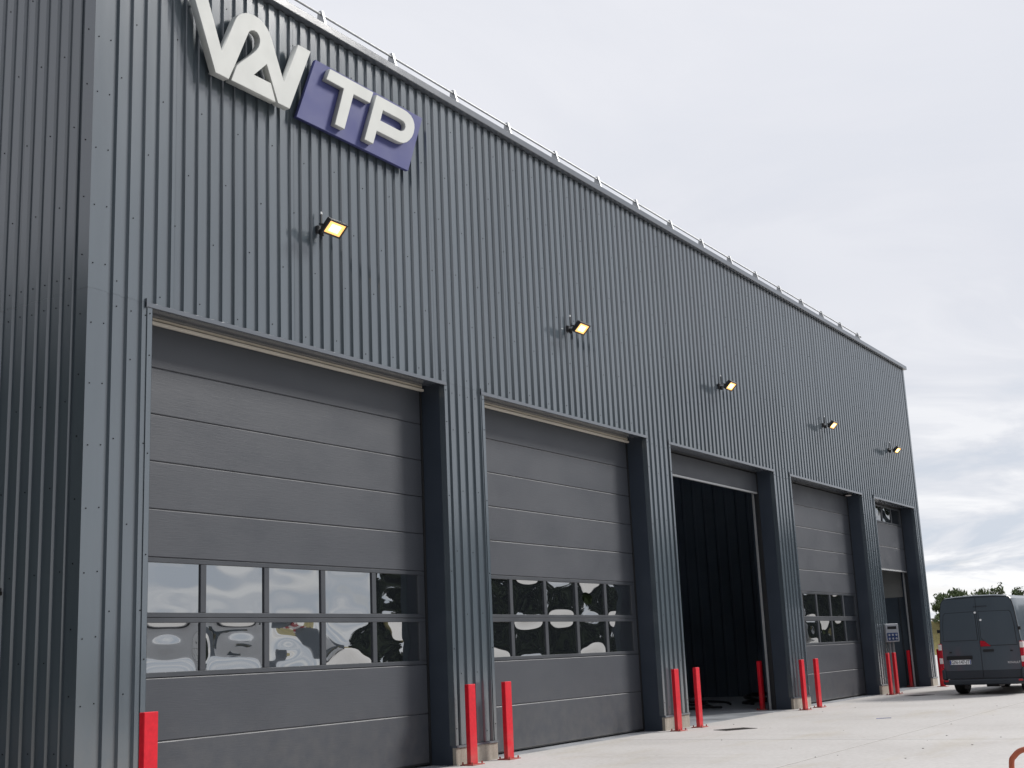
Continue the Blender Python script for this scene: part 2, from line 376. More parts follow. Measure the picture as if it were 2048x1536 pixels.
MB().box(0.305, XEND-0.305, DEPTH-0.30, DEPTH-0.05, 0.0, ZT).build('rear_wall', 'liner', building)
rf = MB()
RL = [(16.2, 17.4), (22.4, 23.6)]  # unseen roof openings, added to let more light into the dark bays
edges = [0.10]+[q for r_ in RL for q in r_]+[XEND-0.10]
for a, b in zip(edges[0::2], edges[1::2]): rf.box(a, b, 0.10, DEPTH-0.10, ZT-0.16, ZT-0.02)
for a, b in RL: rf.box(a, b, 0.10, 2.5, ZT-0.16, ZT-0.02); rf.box(a, b, 10.0, DEPTH-0.10, ZT-0.16, ZT-0.02)
rf = rf.build('roof', 'liner', building)
for a, b in RL: MB().box(a+0.002, b-0.002, 2.502, 9.998, ZT-0.10, ZT-0.095).build('added_rooflight', 'added_rooflight', rf)
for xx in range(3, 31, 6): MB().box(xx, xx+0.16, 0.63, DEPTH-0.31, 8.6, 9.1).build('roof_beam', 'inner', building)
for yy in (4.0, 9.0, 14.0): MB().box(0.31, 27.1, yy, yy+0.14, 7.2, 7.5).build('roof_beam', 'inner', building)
MB().box(0.02, XEND-0.02, 0.062, DEPTH-0.1, -0.12, -0.0025).build('floor_slab', 'floor', building)
# ribbed partition wall between the open bays and the last bay, seen through the open door
v = []; f = []; pts = []
yy = 0.63
while yy < 16:
    pts += [(yy, 0.0), (yy+0.25, 0.0), (yy+0.27, 0.035), (yy+0.33, 0.035)]; yy += 0.35
for z in (0.0, 7.8):
    for (u, d) in pts: v.append((27.30+d, u, z))
n = len(pts); f = [(i, i+1, n+i+1, n+i) for i in range(n-1)]
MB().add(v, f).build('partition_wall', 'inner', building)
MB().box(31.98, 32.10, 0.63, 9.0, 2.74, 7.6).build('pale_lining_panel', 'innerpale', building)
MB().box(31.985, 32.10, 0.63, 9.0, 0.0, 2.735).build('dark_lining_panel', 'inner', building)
MB().tube([(31.95, 0.80, 0.0), (31.95, 0.80, 2.7)], 0.02, 8).build('downpipe', 'frame', building, 40)

# corner flashings, split at the lintel line
for z0, z1 in ((ZB, ZJ-0.0008), (ZJ+0.0008, ZT)):
    m = MB(); m.box(-0.006, 0.245, -0.007, -0.004, z0, z1); m.box(-0.006, -0.003, -0.0035, 0.17, z0, z1)
    m.box(0.245, 0.248, -0.007, 0.03, z0, z1); m.build('corner_flashing', 'clad', building)
    m = MB(); m.box(XEND-0.13, XEND+0.006, -0.007, -0.004, z0, z1); m.box(XEND+0.003, XEND+0.006, -0.0035, 0.17, z0, z1)
    m.build('corner_flashing', 'clad', building)
# coping along the roof edge
m = MB(); m.bbox(-0.10, XEND+0.10, -0.095, 0.42, 10.035, 10.15, 0.008); m.build('coping', 'trim', building)
m = MB(); m.bbox(-0.10, 0.42, 0.425, DEPTH, 10.03, 10.165, 0.008); m.build('coping', 'trim', building)
m = MB(); m.bbox(XEND-0.42, XEND+0.10, 0.425, DEPTH, 10.03, 10.165, 0.008); m.build('coping', 'trim', building)
# jamb and lintel flashings
for (a, b) in DOORS:
    for s, e in ((a, -1), (b, 1)):
        m = MB(); x0, x1 = sorted((s, s+e*0.072)); m.box(x0, x1, -0.010, -0.0065, ZB-0.003, ZL-0.002)
        xx = sorted((s-e*0.001, s+e*0.0025)); m.box(xx[0], xx[1], -0.010, 0.09, ZB-0.003, ZL-0.002); m.build('jamb_flashing', 'clad', building)
    m = MB(); m.bbox(a-0.095, b+0.055, -0.020, 0.012, ZL, ZJ+0.002, 0.003); m.box(a-0.095, a-0.088, -0.024, 0.0, ZL-0.012, ZJ+0.045)
    m.box(a+0.001, b-0.001, 0.013, REV+0.05, ZL+0.035, ZL+0.039); m.build('lintel_flashing', 'trim', building)

# roof edge guard rail
m = MB(); m.tube([(-0.3, 0.22, 10.50), (28.85, 0.22, 10.50)], 0.017, 8); m.tube([(28.85, 0.22, 10.50), (28.85, 0.9, 10.44)], 0.017, 8)
rail = m.build('guard_rail', 'galv', building, 40)
pm = MB()
pm.add([(-0.022, 0.10, 10.16), (-0.022, 0.34, 10.16), (-0.022, 0.27, 10.56), (-0.022, 0.20, 10.56),
        (0.022, 0.10, 10.16), (0.022, 0.34, 10.16), (0.022, 0.27, 10.56), (0.022, 0.20, 10.56)],
       [(0, 1, 2, 3), (4, 7, 6, 5), (0, 4, 5, 1), (1, 5, 6, 2), (2, 6, 7, 3), (3, 7, 4, 0)])
pme = pm.mesh('rail_post', 'galv')
for k in range(18): link('rail_post', pme, rail, (0.83+1.6275*k, 0, 0))

# screws: too small to count, one part
m = MB()
def screw(x, y, z, ax='y'):
    r = 0.0078; h = 0.007; pts = [(math.cos(a*math.pi/3)*r, math.sin(a*math.pi/3)*r) for a in range(6)]
    if ax == 'y': v = [(x+c, y, z+s_) for c, s_ in pts] + [(x+c*0.8, y-h, z+s_*0.8) for c, s_ in pts]
    else: v = [(x, y+c, z+s_) for c, s_ in pts] + [(x-h, y+c*0.8, z+s_*0.8) for c, s_ in pts]
    m.add(v, [(0, 1, 7, 6), (1, 2, 8, 7), (2, 3, 9, 8), (3, 4, 10, 9), (4, 5, 11, 10), (5, 0, 6, 11), (6, 7, 8, 9, 10, 11)])
rows = [5.66, 6.5, 7.25, 8.05, 8.85, 9.6]
k = 0; u = XL0+CREST*0.5
while u < XEND-0.2:
    for j, zr in enumerate(rows):
        if (k+j*2) % 3 == 0: screw(u+random.uniform(-.006, .006), 0.0, zr+random.uniform(-.012, .012)-0.06*(k % 2))
    k += 1; u += PIT
for a, b in PIERS:
    k = 0; u = XL0+CREST*0.5
    while u < b-0.05:
        if u > a+0.09:
            for j, zr in enumerate((0.42, 1.25, 2.1, 3.0, 3.9, 4.8, 5.36)):
                if (k+j) % 2 == 0 or j == 6: screw(u, 0.0, zr+random.uniform(-.01, .01))
        k += 1; u += PIT
    for s in (a+0.036, b-0.036):
        if 0.5 < s < 32.2:
            for zr in (0.5, 1.6, 2.7, 3.8, 4.9, 5.38): screw(s, -0.010, zr)
z = 0.5
while z < 9.9: screw(0.05, -0.007, z); screw(0.215, -0.007, z+0.02); screw(-0.006, 0.10, z+0.1, 'x'); z += 0.66
k = 0; y = 0.305
while y < 6:
    for j, zr in enumerate((0.7, 1.6, 2.5, 3.4, 4.3, 5.36, 5.66, 6.5, 7.4, 8.3, 9.2)):
        if (k+j) % 2 == 0 or j in (5, 6): screw(0.0, y, zr+random.uniform(-.01, .01), 'x')
    k += 1; y += PIT
tag(m.build('cladding_screws', 'screw', building), kind='stuff')

# ------------------------------------------------------------------ sectional doors
def section_mesh(w, h, ribbed=True):
    """ribbed sandwich panel of a sectional door, front face at y=0, spans 0..w, 0..h"""
    pr = [(0.045, 0.0), (0.006, 0.0), (0.0, 0.006)]
    prof = [(0.045, 0.0), (0.007, 0.0), (0.0, 0.010)]
    if ribbed:
        nr = int((h-0.03)/0.0185); st = (h-0.03)/nr; zc = 0.015
        for i in range(nr):
            prof += [(0.0, zc+st*i+0.001), (0.0, zc+st*i+st*0.55), (0.0017, zc+st*i+st*0.70), (0.0017, zc+st*i+st*0.86)]
    prof += [(0.0, h-0.012), (0.005, h-0.005), (0.009, h), (0.045, h)]
    v = [(xx, d, z) for xx in (0, w) for (d, z) in prof]; n = len(prof); f = []
    for i in range(n-1): f.append((i, n+i, n+i+1, i+1))
    f.append(tuple(range(n))); f.append(tuple(reversed(range(n, 2*n))))
    return MB().add(v, f).mesh('door_section', 'door')
def pane_mesh(w, h, amp, sx, sz, rng):
    nx, nz = 26, 20; v = []; f = []
    pw = rng.uniform(1.6, 4.5); cx, cz = rng.uniform(-.5, .5), rng.uniform(-.5, .5)
    a2 = amp*rng.uniform(-0.75, 0.75); a3 = amp*rng.uniform(-0.45, 0.45); ph = rng.uniform(0, 6.28); wid = rng.uniform(2.2, 6.0)
    for j in range(nz+1):
        for i in range(nx+1):
            a = 2*i/nx-1; b = 2*j/nz-1
            e = (1-abs(a)**pw)*(1-abs(b)**pw)
            d = e*(amp+a2*math.exp(-wid*((a-cx)**2+(b-cz)**2))+a3*math.sin(2.6*a+ph)*math.cos(2.1*b+sz))
            v.append((w*i/nx, d, h*j/nz))
    for j in range(nz):
        for i in range(nx): q = j*(nx+1)+i; f.append((q, q+1, q+nx+2, q+nx+1))
    o = len(v); bz = 0.02
    v += [(0, bz, 0), (w, bz, 0), (w, bz, h), (0, bz, h)]
    c = [0, nx, nz*(nx+1)+nx, nz*(nx+1)]
    f.append((o, o+3, o+2, o+1))
    return MB().add(v, f).mesh('window_pane', 'glass', 40)
SECT = {}
def sect(w, h, ribbed=False):
    key = (round(w, 3), round(h, 3), ribbed)
    if key not in SECT: SECT[key] = section_mesh(w, h, ribbed)
    return SECT[key]
def window_row(par, x0, x1, z0, z1, npane, amps, rng):
    """one glazed section: frame rails and mullions with panes between"""
    y0 = REV; fr = 0.055; mu = 0.095
    mb = MB(); mb.bbox(x0, x1, y0-0.004, y0+0.04, z0, z0+fr, 0.005); mb.bbox(x0, x1, y0-0.004, y0+0.04, z1-fr, z1, 0.005)
    side = 0.16; pw = (x1-x0-2*side-(npane-1)*mu)/npane
    mb.bbox(x0, x0+side, y0-0.003, y0+0.04, z0+fr, z1-fr, 0.005); mb.bbox(x1-side, x1, y0-0.003, y0+0.04, z0+fr, z1-fr, 0.005)
    xx = x0+side
    for i in range(npane):
        if i < npane-1: mb.bbox(xx+pw, xx+pw+mu, y0-0.003, y0+0.04, z0+fr, z1-fr, 0.006)
        # glazing bead, dark
        link('window_pane', pane_mesh(pw, z1-z0-2*fr, amps[i % len(amps)]*rng.uniform(0.8, 1.2), rng.uniform(0, 6), rng.uniform(0, 6), rng), par, (xx, y0+0.018, z0+fr))
        xx += pw+mu
    mb.build('window_frame', 'frame', par)
def overhead_door(i, sections, rows, npane, amps, rng, tracks=True, top_beam=False, label=None):
    a, b = DOORS[i]
    m = MB()                                                        # guide channels and rubber seals: the part that carries the rest
    for s, e in ((a, 1), (b, -1)):
        x0, x1 = sorted((s+e*0.004, s+e*0.045)); m.box(x0, x1, REV-0.012, REV+0.07, 0.0, ZL+0.03)
    m.box(a+0.05, b-0.05, REV-0.02, REV+0.06, ZL+0.005, ZL+0.034)
    d = m.build('overhead_door', 'seal', building)
    if label: d['label'] = label
    for (z0, z1) in sections: link('door_section', sect(b-a-0.10, z1-z0-0.006), d, (a+0.05, REV, z0+0.003))
    for k, (z0, z1) in enumerate(rows): window_row(d, a+0.05, b-0.05, z0+0.002, z1-0.002, npane, amps[k], rng)
    if sections:
        zb = min([q[0] for q in sections]+[q[0] for q in rows])
        MB().bbox(a+0.06, b-0.06, REV-0.004, REV+0.05, zb+(0.004 if zb > 1 else 0.002)-(0.045 if zb > 1 else 0), zb+(0.0 if zb > 1 else 0.03), 0.004).build('bottom_seal', 'galv' if zb > 1 else 'seal', d)
    if top_beam:
        MB().bbox(a+0.02, b-0.03, REV-0.075, REV-0.020, ZL-0.052, ZL-0.014, 0.005).build('head_rail', 'alu', d)
        MB().bbox(a+0.02, b-0.03, REV-0.045, REV-0.025, ZL+0.004, ZL+0.034, 0.004).build('head_batten', 'beam', d)
    return d
R_ = random.Random(11)
solid = [(0.02, 0.715), (2.725, 3.27), (3.27, 3.815), (3.815, 4.36), (4.36, 4.905), (4.905, 5.445)]
low = [(0.715, 1.40)]; rowsW = [(1.40, 2.055), (2.055, 2.725)]
flat = [0.0016, 0.0012, 0.0014, 0.0018, 0.004]
overhead_door(0, solid+low, rowsW, 5, [[0.012, 0.010, 0.011, -0.010, 0.012], flat], R_, top_beam=True)
overhead_door(1, solid+low, rowsW, 5, [[-0.009, 0.013, 0.011, -0.012, 0.012], [0.010, 0.009, -0.012, 0.013, -0.012]], R_, top_beam=True)
d3 = overhead_door(2, [(5.0, 5.445)], [], 5, [], R_, label='raised bay door with only its lowest section showing')
overhead_door(3, solid+low, rowsW, 5, [[-0.012, -0.014, 0.012, 0.011, -0.01], [-0.009, -0.008, 0.009, 0.008, 0.006]], R_)
d5 = overhead_door(4, [(3.52, 4.20), (4.20, 4.90)], [(4.90, 5.445)], 4, [[0.014, 0.016, 0.012, 0.012]], R_, label='half raised bay door with a window row at its top')
for d, (a, b) in ((d3, DOORS[2]), (d5, DOORS[4])):
    for s, e in ((a, 1), (b, -1)):
        x0, x1 = sorted((s+e*0.085, s+e*0.115)); MB().box(x0, x1, REV+0.075, REV+0.12, 0.0, ZL-0.10).build('guide_rail', 'galv', d)

# ------------------------------------------------------------------ sign on the facade
def extrude_shape(name, outlines, y_front, depth, mat, parent=None, bev=0.006):
    cu = bpy.data.curves.new(name, 'CURVE'); cu.dimensions = '2D'; cu.fill_mode = 'BOTH'
    for pts in outlines:
        sp = cu.splines.new('POLY'); sp.points.add(len(pts)-1)
        for q, (a, b) in zip(sp.points, pts): q.co = (a, b, 0, 1)
        sp.use_cyclic_u = True
    cu.extrude = depth/2-bev; cu.bevel_depth = bev; cu.bevel_resolution = 1; cu.offset = -bev
    t = bpy.data.objects.new(name, cu); COL.objects.link(t)
    me = bpy.data.meshes.new_from_object(t.evaluated_get(bpy.context.evaluated_depsgraph_get()))
    bpy.data.objects.remove(t); bpy.data.curves.remove(cu)
    me.transform(Matrix.Translation((0, y_front+depth/2, 0)) @ Matrix.Rotation(math.pi/2, 4, 'X'))
    me.materials.clear(); me.materials.append(MAT[mat]); me.name = name
    return link(name, me, parent)
V = [(1.24, 9.53), (1.647, 8.55), (1.871, 8.55), (1.978, 8.781), (2.212, 9.311), (2.235, 9.345), (2.266, 9.368), (2.315, 9.385), (2.363, 9.378), (2.397, 9.348), (2.413, 9.303), (2.41, 9.255), (2.39, 9.194), (2.349, 9.133), (2.282, 9.058), (2.189, 8.966), (2.091, 8.876), (2.007, 8.788), (1.990, 8.751), (1.908, 8.55), (2.703, 8.55), (2.614, 8.778), (2.309, 8.778), (2.539, 9.01), (2.742, 8.55), (2.965, 8.55), (3.384, 9.53), (3.138, 9.53), (2.861, 8.876), (2.63, 9.403), (2.593, 9.467), (2.541, 9.524), (2.479, 9.566), (2.404, 9.591), (2.322, 9.6), (2.242, 9.592), (2.162, 9.568), (2.089, 9.528), (2.036, 9.485), (2.004, 9.445), (1.972, 9.39), (1.753, 8.87), (1.494, 9.53)]
T = [(3.776, 9.43), (4.714, 9.43), (4.633, 9.238), (4.273, 9.238), (4.061, 8.643), (3.856, 8.643), (4.057, 9.243), (3.690, 9.243)]
P = [(4.790, 9.424), (5.432, 9.424), (5.52, 9.416), (5.599, 9.392), (5.653, 9.346), (5.681, 9.284), (5.682, 9.219), (5.658, 9.133), (5.614, 9.054), (5.552, 8.984), (5.48, 8.925), (5.4, 8.884), (5.331, 8.868), (5.263, 8.864), (4.776, 8.864), (4.687, 8.636), (4.488, 8.636)]
H = [(4.930, 9.234), (5.346, 9.234), (5.414, 9.227), (5.448, 9.2), (5.454, 9.16), (5.433, 9.114), (5.392, 9.074), (5.338, 9.055), (5.29, 9.052), (4.862, 9.052)]
lg = extrude_shape('sign_lettering', [V], -0.185, 0.10, 'white')
tag(lg, 'white raised italic logo letters left of the blue sign panel', 'sign')
m = MB()
for (xx, zz_) in ((1.72, 8.62), (2.3, 9.5), (2.5, 8.65), (2.9, 8.62), (3.25, 9.45), (1.42, 9.4)): m.tube([(xx, -0.09, zz_), (xx, 0.005, zz_)], 0.012, 6)
m.build('stand_off', 'galv', lg)
sp = extrude_shape('fascia_sign', [[(3.575, 9.51), (3.181, 8.54), (5.607, 8.54), (6.0, 9.51)]], -0.105, 0.055, 'blue', bev=0.003)
tag(sp, 'slanted blue sign panel carrying two white raised letters', 'sign')
extrude_shape('letter', [T], -0.190, 0.083, 'white', sp)
extrude_shape('letter', [P, H], -0.190, 0.083, 'white', sp)
m = MB()
for xx in (3.6, 4.4, 5.2, 5.6): m.box(xx, xx+0.05, -0.049, 0.0, 8.7, 9.4)
m.build('fixing_rail', 'galv', sp)

# ------------------------------------------------------------------ floodlights
def floodlight(x, z, label):
    o = tag(empty('floodlight', (x, 0, z)), label, 'lamp', 'floodlights along the facade')
    MB().bbox(-0.055, 0.055, -0.05, 0.0, -0.05, 0.055, 0.008).build('wall_mount', 'black', o)
    m = MB(); m.tube([(0, -0.05, 0.0), (0, -0.13, 0.01), (0, -0.19, 0.0)], 0.018, 8); m.build('arm', 'galv', o, 40)
    m = MB(); m.tube([(-0.01, -0.07, 0.03), (-0.01, -0.07, 0.21)], 0.010, 6); m.build('sensor_rod', 'black', o, 40)
    m = MB(); m.tube([(-0.01, -0.07, 0.212), (-0.01, -0.07, 0.245)], [0.016, 0.012], 8); m.build('sensor_tip', 'paper', o, 40)
    m = MB(); m.tube([(0.0, -0.07, -0.015), (0.0, -0.07, -0.085)], [0.034, 0.030], 10); m.build('motion_sensor', 'black', o, 40)
    # local: face in the XZ plane, front towards -Y; tip it so that it faces down
    T_ = Matrix.Translation((0.0, -0.29, -0.035)) @ Matrix.Rotation(rad(46), 4, 'X')
    hs = MB(); w, h = 0.180, 0.108
    hs.bbox(-w, w, 0.0, 0.05, -h, h, 0.008)
    for k in range(8): hs.box(-w+0.03+k*0.04, -w+0.038+k*0.04, 0.051, 0.075, -h+0.02, h-0.02)
    for (a, b, c, d) in ((-w, w, h-0.022, h), (-w, w, -h, -h+0.022), (-w, -w+0.022, -h+0.022, h-0.022), (w-0.022, w, -h+0.022, h-0.022)): hs.box(a, b, -0.018, -0.0005, c, d)
    hs.xform(T_).build('housing', 'black', o)
    MB().box(-w+0.023, w-0.023, -0.006, -0.001, -h+0.023, h-0.023).xform(T_).build('reflector', 'reflector', o)
    MB().bbox(-0.092, 0.092, -0.012, -0.0065, -0.054, 0.054, 0.002).xform(T_).build('led_array', 'led', o)
    m = MB(); m.tube([(-w-0.012, -0.27, -0.02), (-w-0.012, -0.19, 0.0), (w+0.012, -0.19, 0.0), (w+0.012, -0.27, -0.02)], 0.009, 6); m.build('bracket', 'black', o)
FL = ['lit floodlight under the sign, nearest the viewer', 'lit floodlight above the second bay door', 'lit floodlight above the open bay door',
      'lit floodlight above the fourth bay door', 'lit floodlight nearest the far corner of the building']
for (x, z), lb in zip(((3.70, 7.12), (10.31, 7.06), (16.92, 7.06), (23.75, 7.07), (29.66, 7.07)), FL): floodlight(x, z, lb)

o = tag(empty('soffit_light', (26.30, 0.30, ZL+0.034)), 'small round unlit lamp under the fourth opening lintel', 'lamp')
MB().tube([(0, 0, 0), (0, 0, -0.035)], 0.115, 20).build('rim', 'black', o, 40)
MB().tube([(0, 0, -0.0355), (0, 0, -0.050), (0, 0, -0.058)], [0.090, 0.075, 0.03], 20).build('lens', 'lampwhite', o, 40)
o = tag(empty('wall_bracket', (0, 1.27, 2.39)), 'small grey metal bracket on the side wall at the left edge', 'bracket')
MB().bbox(-0.10, -0.001, -0.03, 0.14, -0.018, 0.018, 0.004).build('arm', 'frame', o)
MB().bbox(-0.012, -0.0, -0.04, 0.16, -0.06, -0.02, 0.003).build('mounting_plate', 'black', o)

# ------------------------------------------------------------------ bollards
def bollard_parts():
    return (MB().bbox(-0.089, 0.089, -0.034, 0.034, 0.012, 1.10, 0.006).mesh('post', 'red'),
            MB().bbox(-0.15, 0.15, -0.11, 0.11, 0.0, 0.013, 0.003).mesh('base_plate', 'plate'),
            MB().tube([(0, 0, 0.013), (0, 0, 0.045)], 0.012, 6).mesh('bolt', 'plate'))
BP = bollard_parts()
def bollard(x, y, rz, label, group='red bollards at the bay doors'):
    o = tag(empty('bollard', (x, y, 0.0005), rz), label, 'bollard', group)
    link('post', BP[0], o); link('base_plate', BP[1], o)
    for sx in (-0.122, 0.122):
        for sy in (-0.08, 0.08): link('bolt', BP[2], o, (sx, sy, 0))
BL = [(-0.07, -1.134, 0.03, 'red steel bollard before the near corner of the building, cut by the bottom edge'),
      (6.62, -0.19, 0.0, 'red steel bollard before the pier right of the nearest bay door'),
      (7.49, -0.24, 0.02, 'red steel bollard at the left edge of the second bay door'),
      (13.10, -0.30, -0.02, 'red steel bollard before the pier left of the open bay'),
      (14.03, -0.30, 0.03, 'red steel bollard at the left side of the open bay'),
      (19.83, 0.75, 0.0, 'red steel bollard in shade inside the right side of the open bay'),
      (19.50, -0.39, 0.02, 'red steel bollard before the pier right of the open bay'),
      (20.47, -0.38, -0.03, 'red steel bollard at the left edge of the fourth bay door'),
      (26.33, -0.33, 0.02, 'left one of the two red bollards before the control terminal'),
      (26.92, -0.33, -0.02, 'right one of the two red bollards before the control terminal'),
      (31.74, 0.62, 0.0, 'red steel bollard in shade at the right side of the half open bay')]
for b in BL: bollard(*b)
o = tag(empty('bollard', (31.30, -0.44, 0.0005)), 'round red bollard at the far corner, between building and van', 'bollard', 'red bollards at the bay doors')
MB().tube([(0, 0, 0.012), (0, 0, 1.09), (0, 0, 1.105)], [0.083, 0.083, 0.074], 24).build('post', 'red', o, 40)
MB().bbox(-0.15, 0.15, -0.15, 0.15, 0.0, 0.013, 0.003).build('base_plate', 'plate', o)

# ------------------------------------------------------------------ control terminal
o = tag(empty('control_terminal', (27.52, -0.15, 0), rad(-42)), 'grey control terminal with blue keypad on posts beside the last bay', 'terminal')
m = MB(); m.box(-0.075, -0.025, 0.03, 0.08, 0.0, 1.42); m.build('post', 'galv', o)
m = MB(); m.box(0.035, 0.085, 0.03, 0.08, 0.0, 1.42); m.build('post', 'galv', o)
MB().bbox(-0.20, 0.20, -0.06, 0.10, 1.385, 1.885, 0.012).build('cabinet', 'term', o)
MB().bbox(-0.145, 0.135, -0.066, -0.055, 1.735, 1.815, 0.003).build('display', 'ink', o)
kp = MB().bbox(-0.175, 0.165, -0.068, -0.055, 1.42, 1.635, 0.004).build('keypad', 'termblue', o)
for i in range(3):
    for j in range(2):
        MB().tube([(-0.115+i*0.11, -0.068, 1.475+j*0.10), (-0.115+i*0.11, -0.080, 1.475+j*0.10)], 0.030, 14).build('button', 'term', kp, 40)

# ------------------------------------------------------------------ van
def text_mesh(txt, size, name):
    cu = bpy.data.curves.new(name, 'FONT'); cu.body = txt; cu.size = size; cu.extrude = 0.002; cu.align_x = 'CENTER'; cu.align_y = 'CENTER'
    t = bpy.data.objects.new(name, cu); COL.objects.link(t)
    me = bpy.data.meshes.new_from_object(t.evaluated_get(bpy.context.evaluated_depsgraph_get()))
    bpy.data.objects.remove(t); bpy.data.curves.remove(cu); return me
van = tag(empty('panel_van', (25.25, -3.02, 0), rad(-3.0)), 'dark grey panel van parked with its rear doors towards the viewer', 'van')
HP = [(0, .36), (.78, .35), (.93, .42), (1.0, .58), (1.03, .90), (1.035, 1.22), (1.01, 1.42), (.985, 1.70), (.955, 1.98), (.915, 2.21), (.875, 2.35), (.79, 2.425), (.5, 2.455), (0, 2.468)]
def station(X):
    if X < 3.9: zt = 2.468
    elif X < 4.35: zt = 2.468-0.10*((X-3.9)/.45)**2
    elif X < 5.15: zt = 2.368-(X-4.35)/.8*1.02
    elif X < 5.85: zt = 1.348-(X-5.15)/.7*.28
    else: zt = 1.068-(X-5.85)/.22*.30
    sy = 1.0 if X < 4.6 else 1-0.10*((X-4.6)/1.45)**2
    if X < 0.05: sy *= 0.978
    out = []
    for (y_, z_) in HP:
        if z_ > 0.9: z_ = 0.9+(z_-0.9)*(zt-0.9)/(2.468-0.9)
        if X < 0.05 and z_ > 2.3: z_ -= 0.018
        out.append((X, y_*sy, z_))
    full = [(X, y_, z_) for (_, y_, z_) in out] + [(X, -y_, z_) for (_, y_, z_) in reversed(out[1:-1])]
    return full
ST = [0.0, 0.055, 0.5, 1.5, 2.6, 3.6, 3.9, 4.1, 4.35, 4.75, 5.15, 5.5, 5.85, 5.98, 6.07]
v = []; f = []; n = 2*len(HP)-2
for X in ST: v += station(X)
for i in range(len(ST)-1):
    for k in range(n): f.append((i*n+k, i*n+(k+1) % n, (i+1)*n+(k+1) % n, (i+1)*n+k))
f.append(tuple(range(n))); f.append(tuple(reversed([(len(ST)-1)*n+k for k in range(n)])))
MB().add(v, f).build('body', 'van', van, 28)
def poly_x(pts, x0, x1):
    n = len(pts); v = [(x0, a, b) for a, b in pts]+[(x1, a, b) for a, b in pts]
    return MB().add(v, [tuple(range(n)), tuple(reversed(range(n, 2*n)))]+[(i, n+i, n+(i+1) % n, (i+1) % n) for i in range(n)])
for s, nm in ((1, 'left'), (-1, 'right')):
    # each rear door: a skin proud of the body, with a gap between the two
    out = [(0.006, .60), (.955, .60), (.985, .95), (.985, 1.25), (.950, 1.70), (.905, 2.12), (.870, 2.29), (.80, 2.385), (.006, 2.405)]
    out = [(s*a, b) for a, b in out]
    if s < 0: out = out[::-1]
    d = poly_x(out, -0.020, 0.012).build('rear_door', 'van', van)
    lo = 1.33 if s > 0 else 1.19
    pn = [(0.05, lo+0.02), (.90, lo+0.02), (.875, 1.72), (.835, 1.99), (.79, 2.04), (.05, 2.05)]
    if s < 0: pn = [(0.23, lo+0.02), (.90, lo+0.02), (.875, 1.72), (.835, 1.99), (.79, 2.04), (.05, 2.05), (.05, 1.40)]
    pn = [(s*a, b) for a, b in pn]
    if s < 0: pn = pn[::-1]
    poly_x(pn, -0.032, -0.019).build('pressed_panel', 'van', d)
    sl_ = [(0.0, .395), (.95, .395), (.972, .60), (1.0, .95), (1.0, 1.25), (.966, 1.70), (.922, 2.13), (.886, 2.30), (.81, 2.40), (0.0, 2.42)]
    sl_ = [(s*a, b) for a, b in sl_]
    if s < 0: sl_ = sl_[::-1]
    poly_x(sl_, -0.006, 0.008).build('door_seal', 'vanblack', d)
    rim_ = [((a-s*0.45)*1.03+s*0.45, (b-1.7)*1.03+1.7) for a, b in pn]
    poly_x(rim_, -0.0225, -0.019).build('panel_groove', 'vanblack', d)
    band = [(s*0.006, .405), (s*.935, .405), (s*.955, .594), (s*0.006, .594)]
    if s < 0: band = band[::-1]
    poly_x(band, -0.026, 0.012).build('lower_cladding', 'vandark', d)
    MB().box(*sorted((-0.052, -0.0)), *sorted((s*.975, s*1.035)), 1.56, 1.64).build('hinge', 'vanblack', d)
    MB().box(-0.04, 0.0, *sorted((s*.72, s*.78)), 1.045, 1.075).build('hinge_cap', 'vanblack', d)
    # tail lamp cluster, wrapped round the corner
    tl = MB().bbox(-0.05, 0.10, *sorted((s*.955, s*1.045)), 0.66, 1.29, 0.015).build('tail_lamp', 'lampred', van)
    MB().bbox(-0.056, 0.105, *sorted((s*.962, s*1.050)), 1.12, 1.275, 0.012).build('upper_lens', 'lampwhite', tl)
    MB().bbox(-0.056, 0.105, *sorted((s*.962, s*1.050)), 0.78, 0.93, 0.012).build('reversing_lens', 'lampwhite', tl)
    MB().bbox(-0.115, -0.09, *sorted((s*.86, s*.96)), 0.33, 0.375, 0.004).build('reflector', 'lampred', van)
    for X in (0.98, 4.95):
        w = MB(); w.tube([(X, s*0.70, .345), (X, s*0.73, .345), (X, s*0.93, .345), (X, s*0.975, .345)], [0.31, 0.345, 0.345, 0.31], 28)
        wh = w.build('wheel', 'tyre', van, 40)
        MB().tube([(X, s*0.95, .345), (X, s*0.985, .345)], 0.20, 20).build('rim', 'galv', wh, 40)
    MB().box(3.95, 4.75, *sorted((s*.955, s*1.02)), 1.34, 1.86).build('side_window', 'glass', van)
MB().box(2.0, 3.4, -1.045, -0.95, 1.34, 1.88).build('side_window', 'glass', van)
ms = MB().bbox(4.55, 4.68, -1.30, -1.08, 1.30, 1.70, 0.03).build('door_mirror', 'vanblack', van)
bp_ = MB(); bp_.bbox(-0.10, 0.20, -1.005, 1.005, 0.255, 0.385, 0.03); bp_.bbox(-0.088, 0.2, -1.01, -0.93, 0.386, 0.64, 0.02); bp_.bbox(-0.088, 0.2, 0.93, 1.01, 0.386, 0.64, 0.02)
bp_.build('rear_bumper', 'vandark', van)
un = MB(); un.box(0.2, 5.7, -0.75, 0.75, 0.24, 0.36); un.tube([(0.98, -0.8, .345), (0.98, 0.8, .345)], 0.06, 10); un.box(0.72, 1.2, -0.16, 0.16, 0.17, 0.34); un.box(-0.02, 0.02, 0.38, 0.50, 0.16, 0.26)
un.build('underbody', 'vanblack', van)
MB().bbox(-0.052, -0.018, 0.22, 0.86, 0.885, 0.97, 0.008).build('plate_housing', 'vanblack', van)
pl = MB().bbox(-0.034, -0.019, 0.27, 0.80, 0.755, 0.870, 0.003).build('number_plate', 'paper', van)
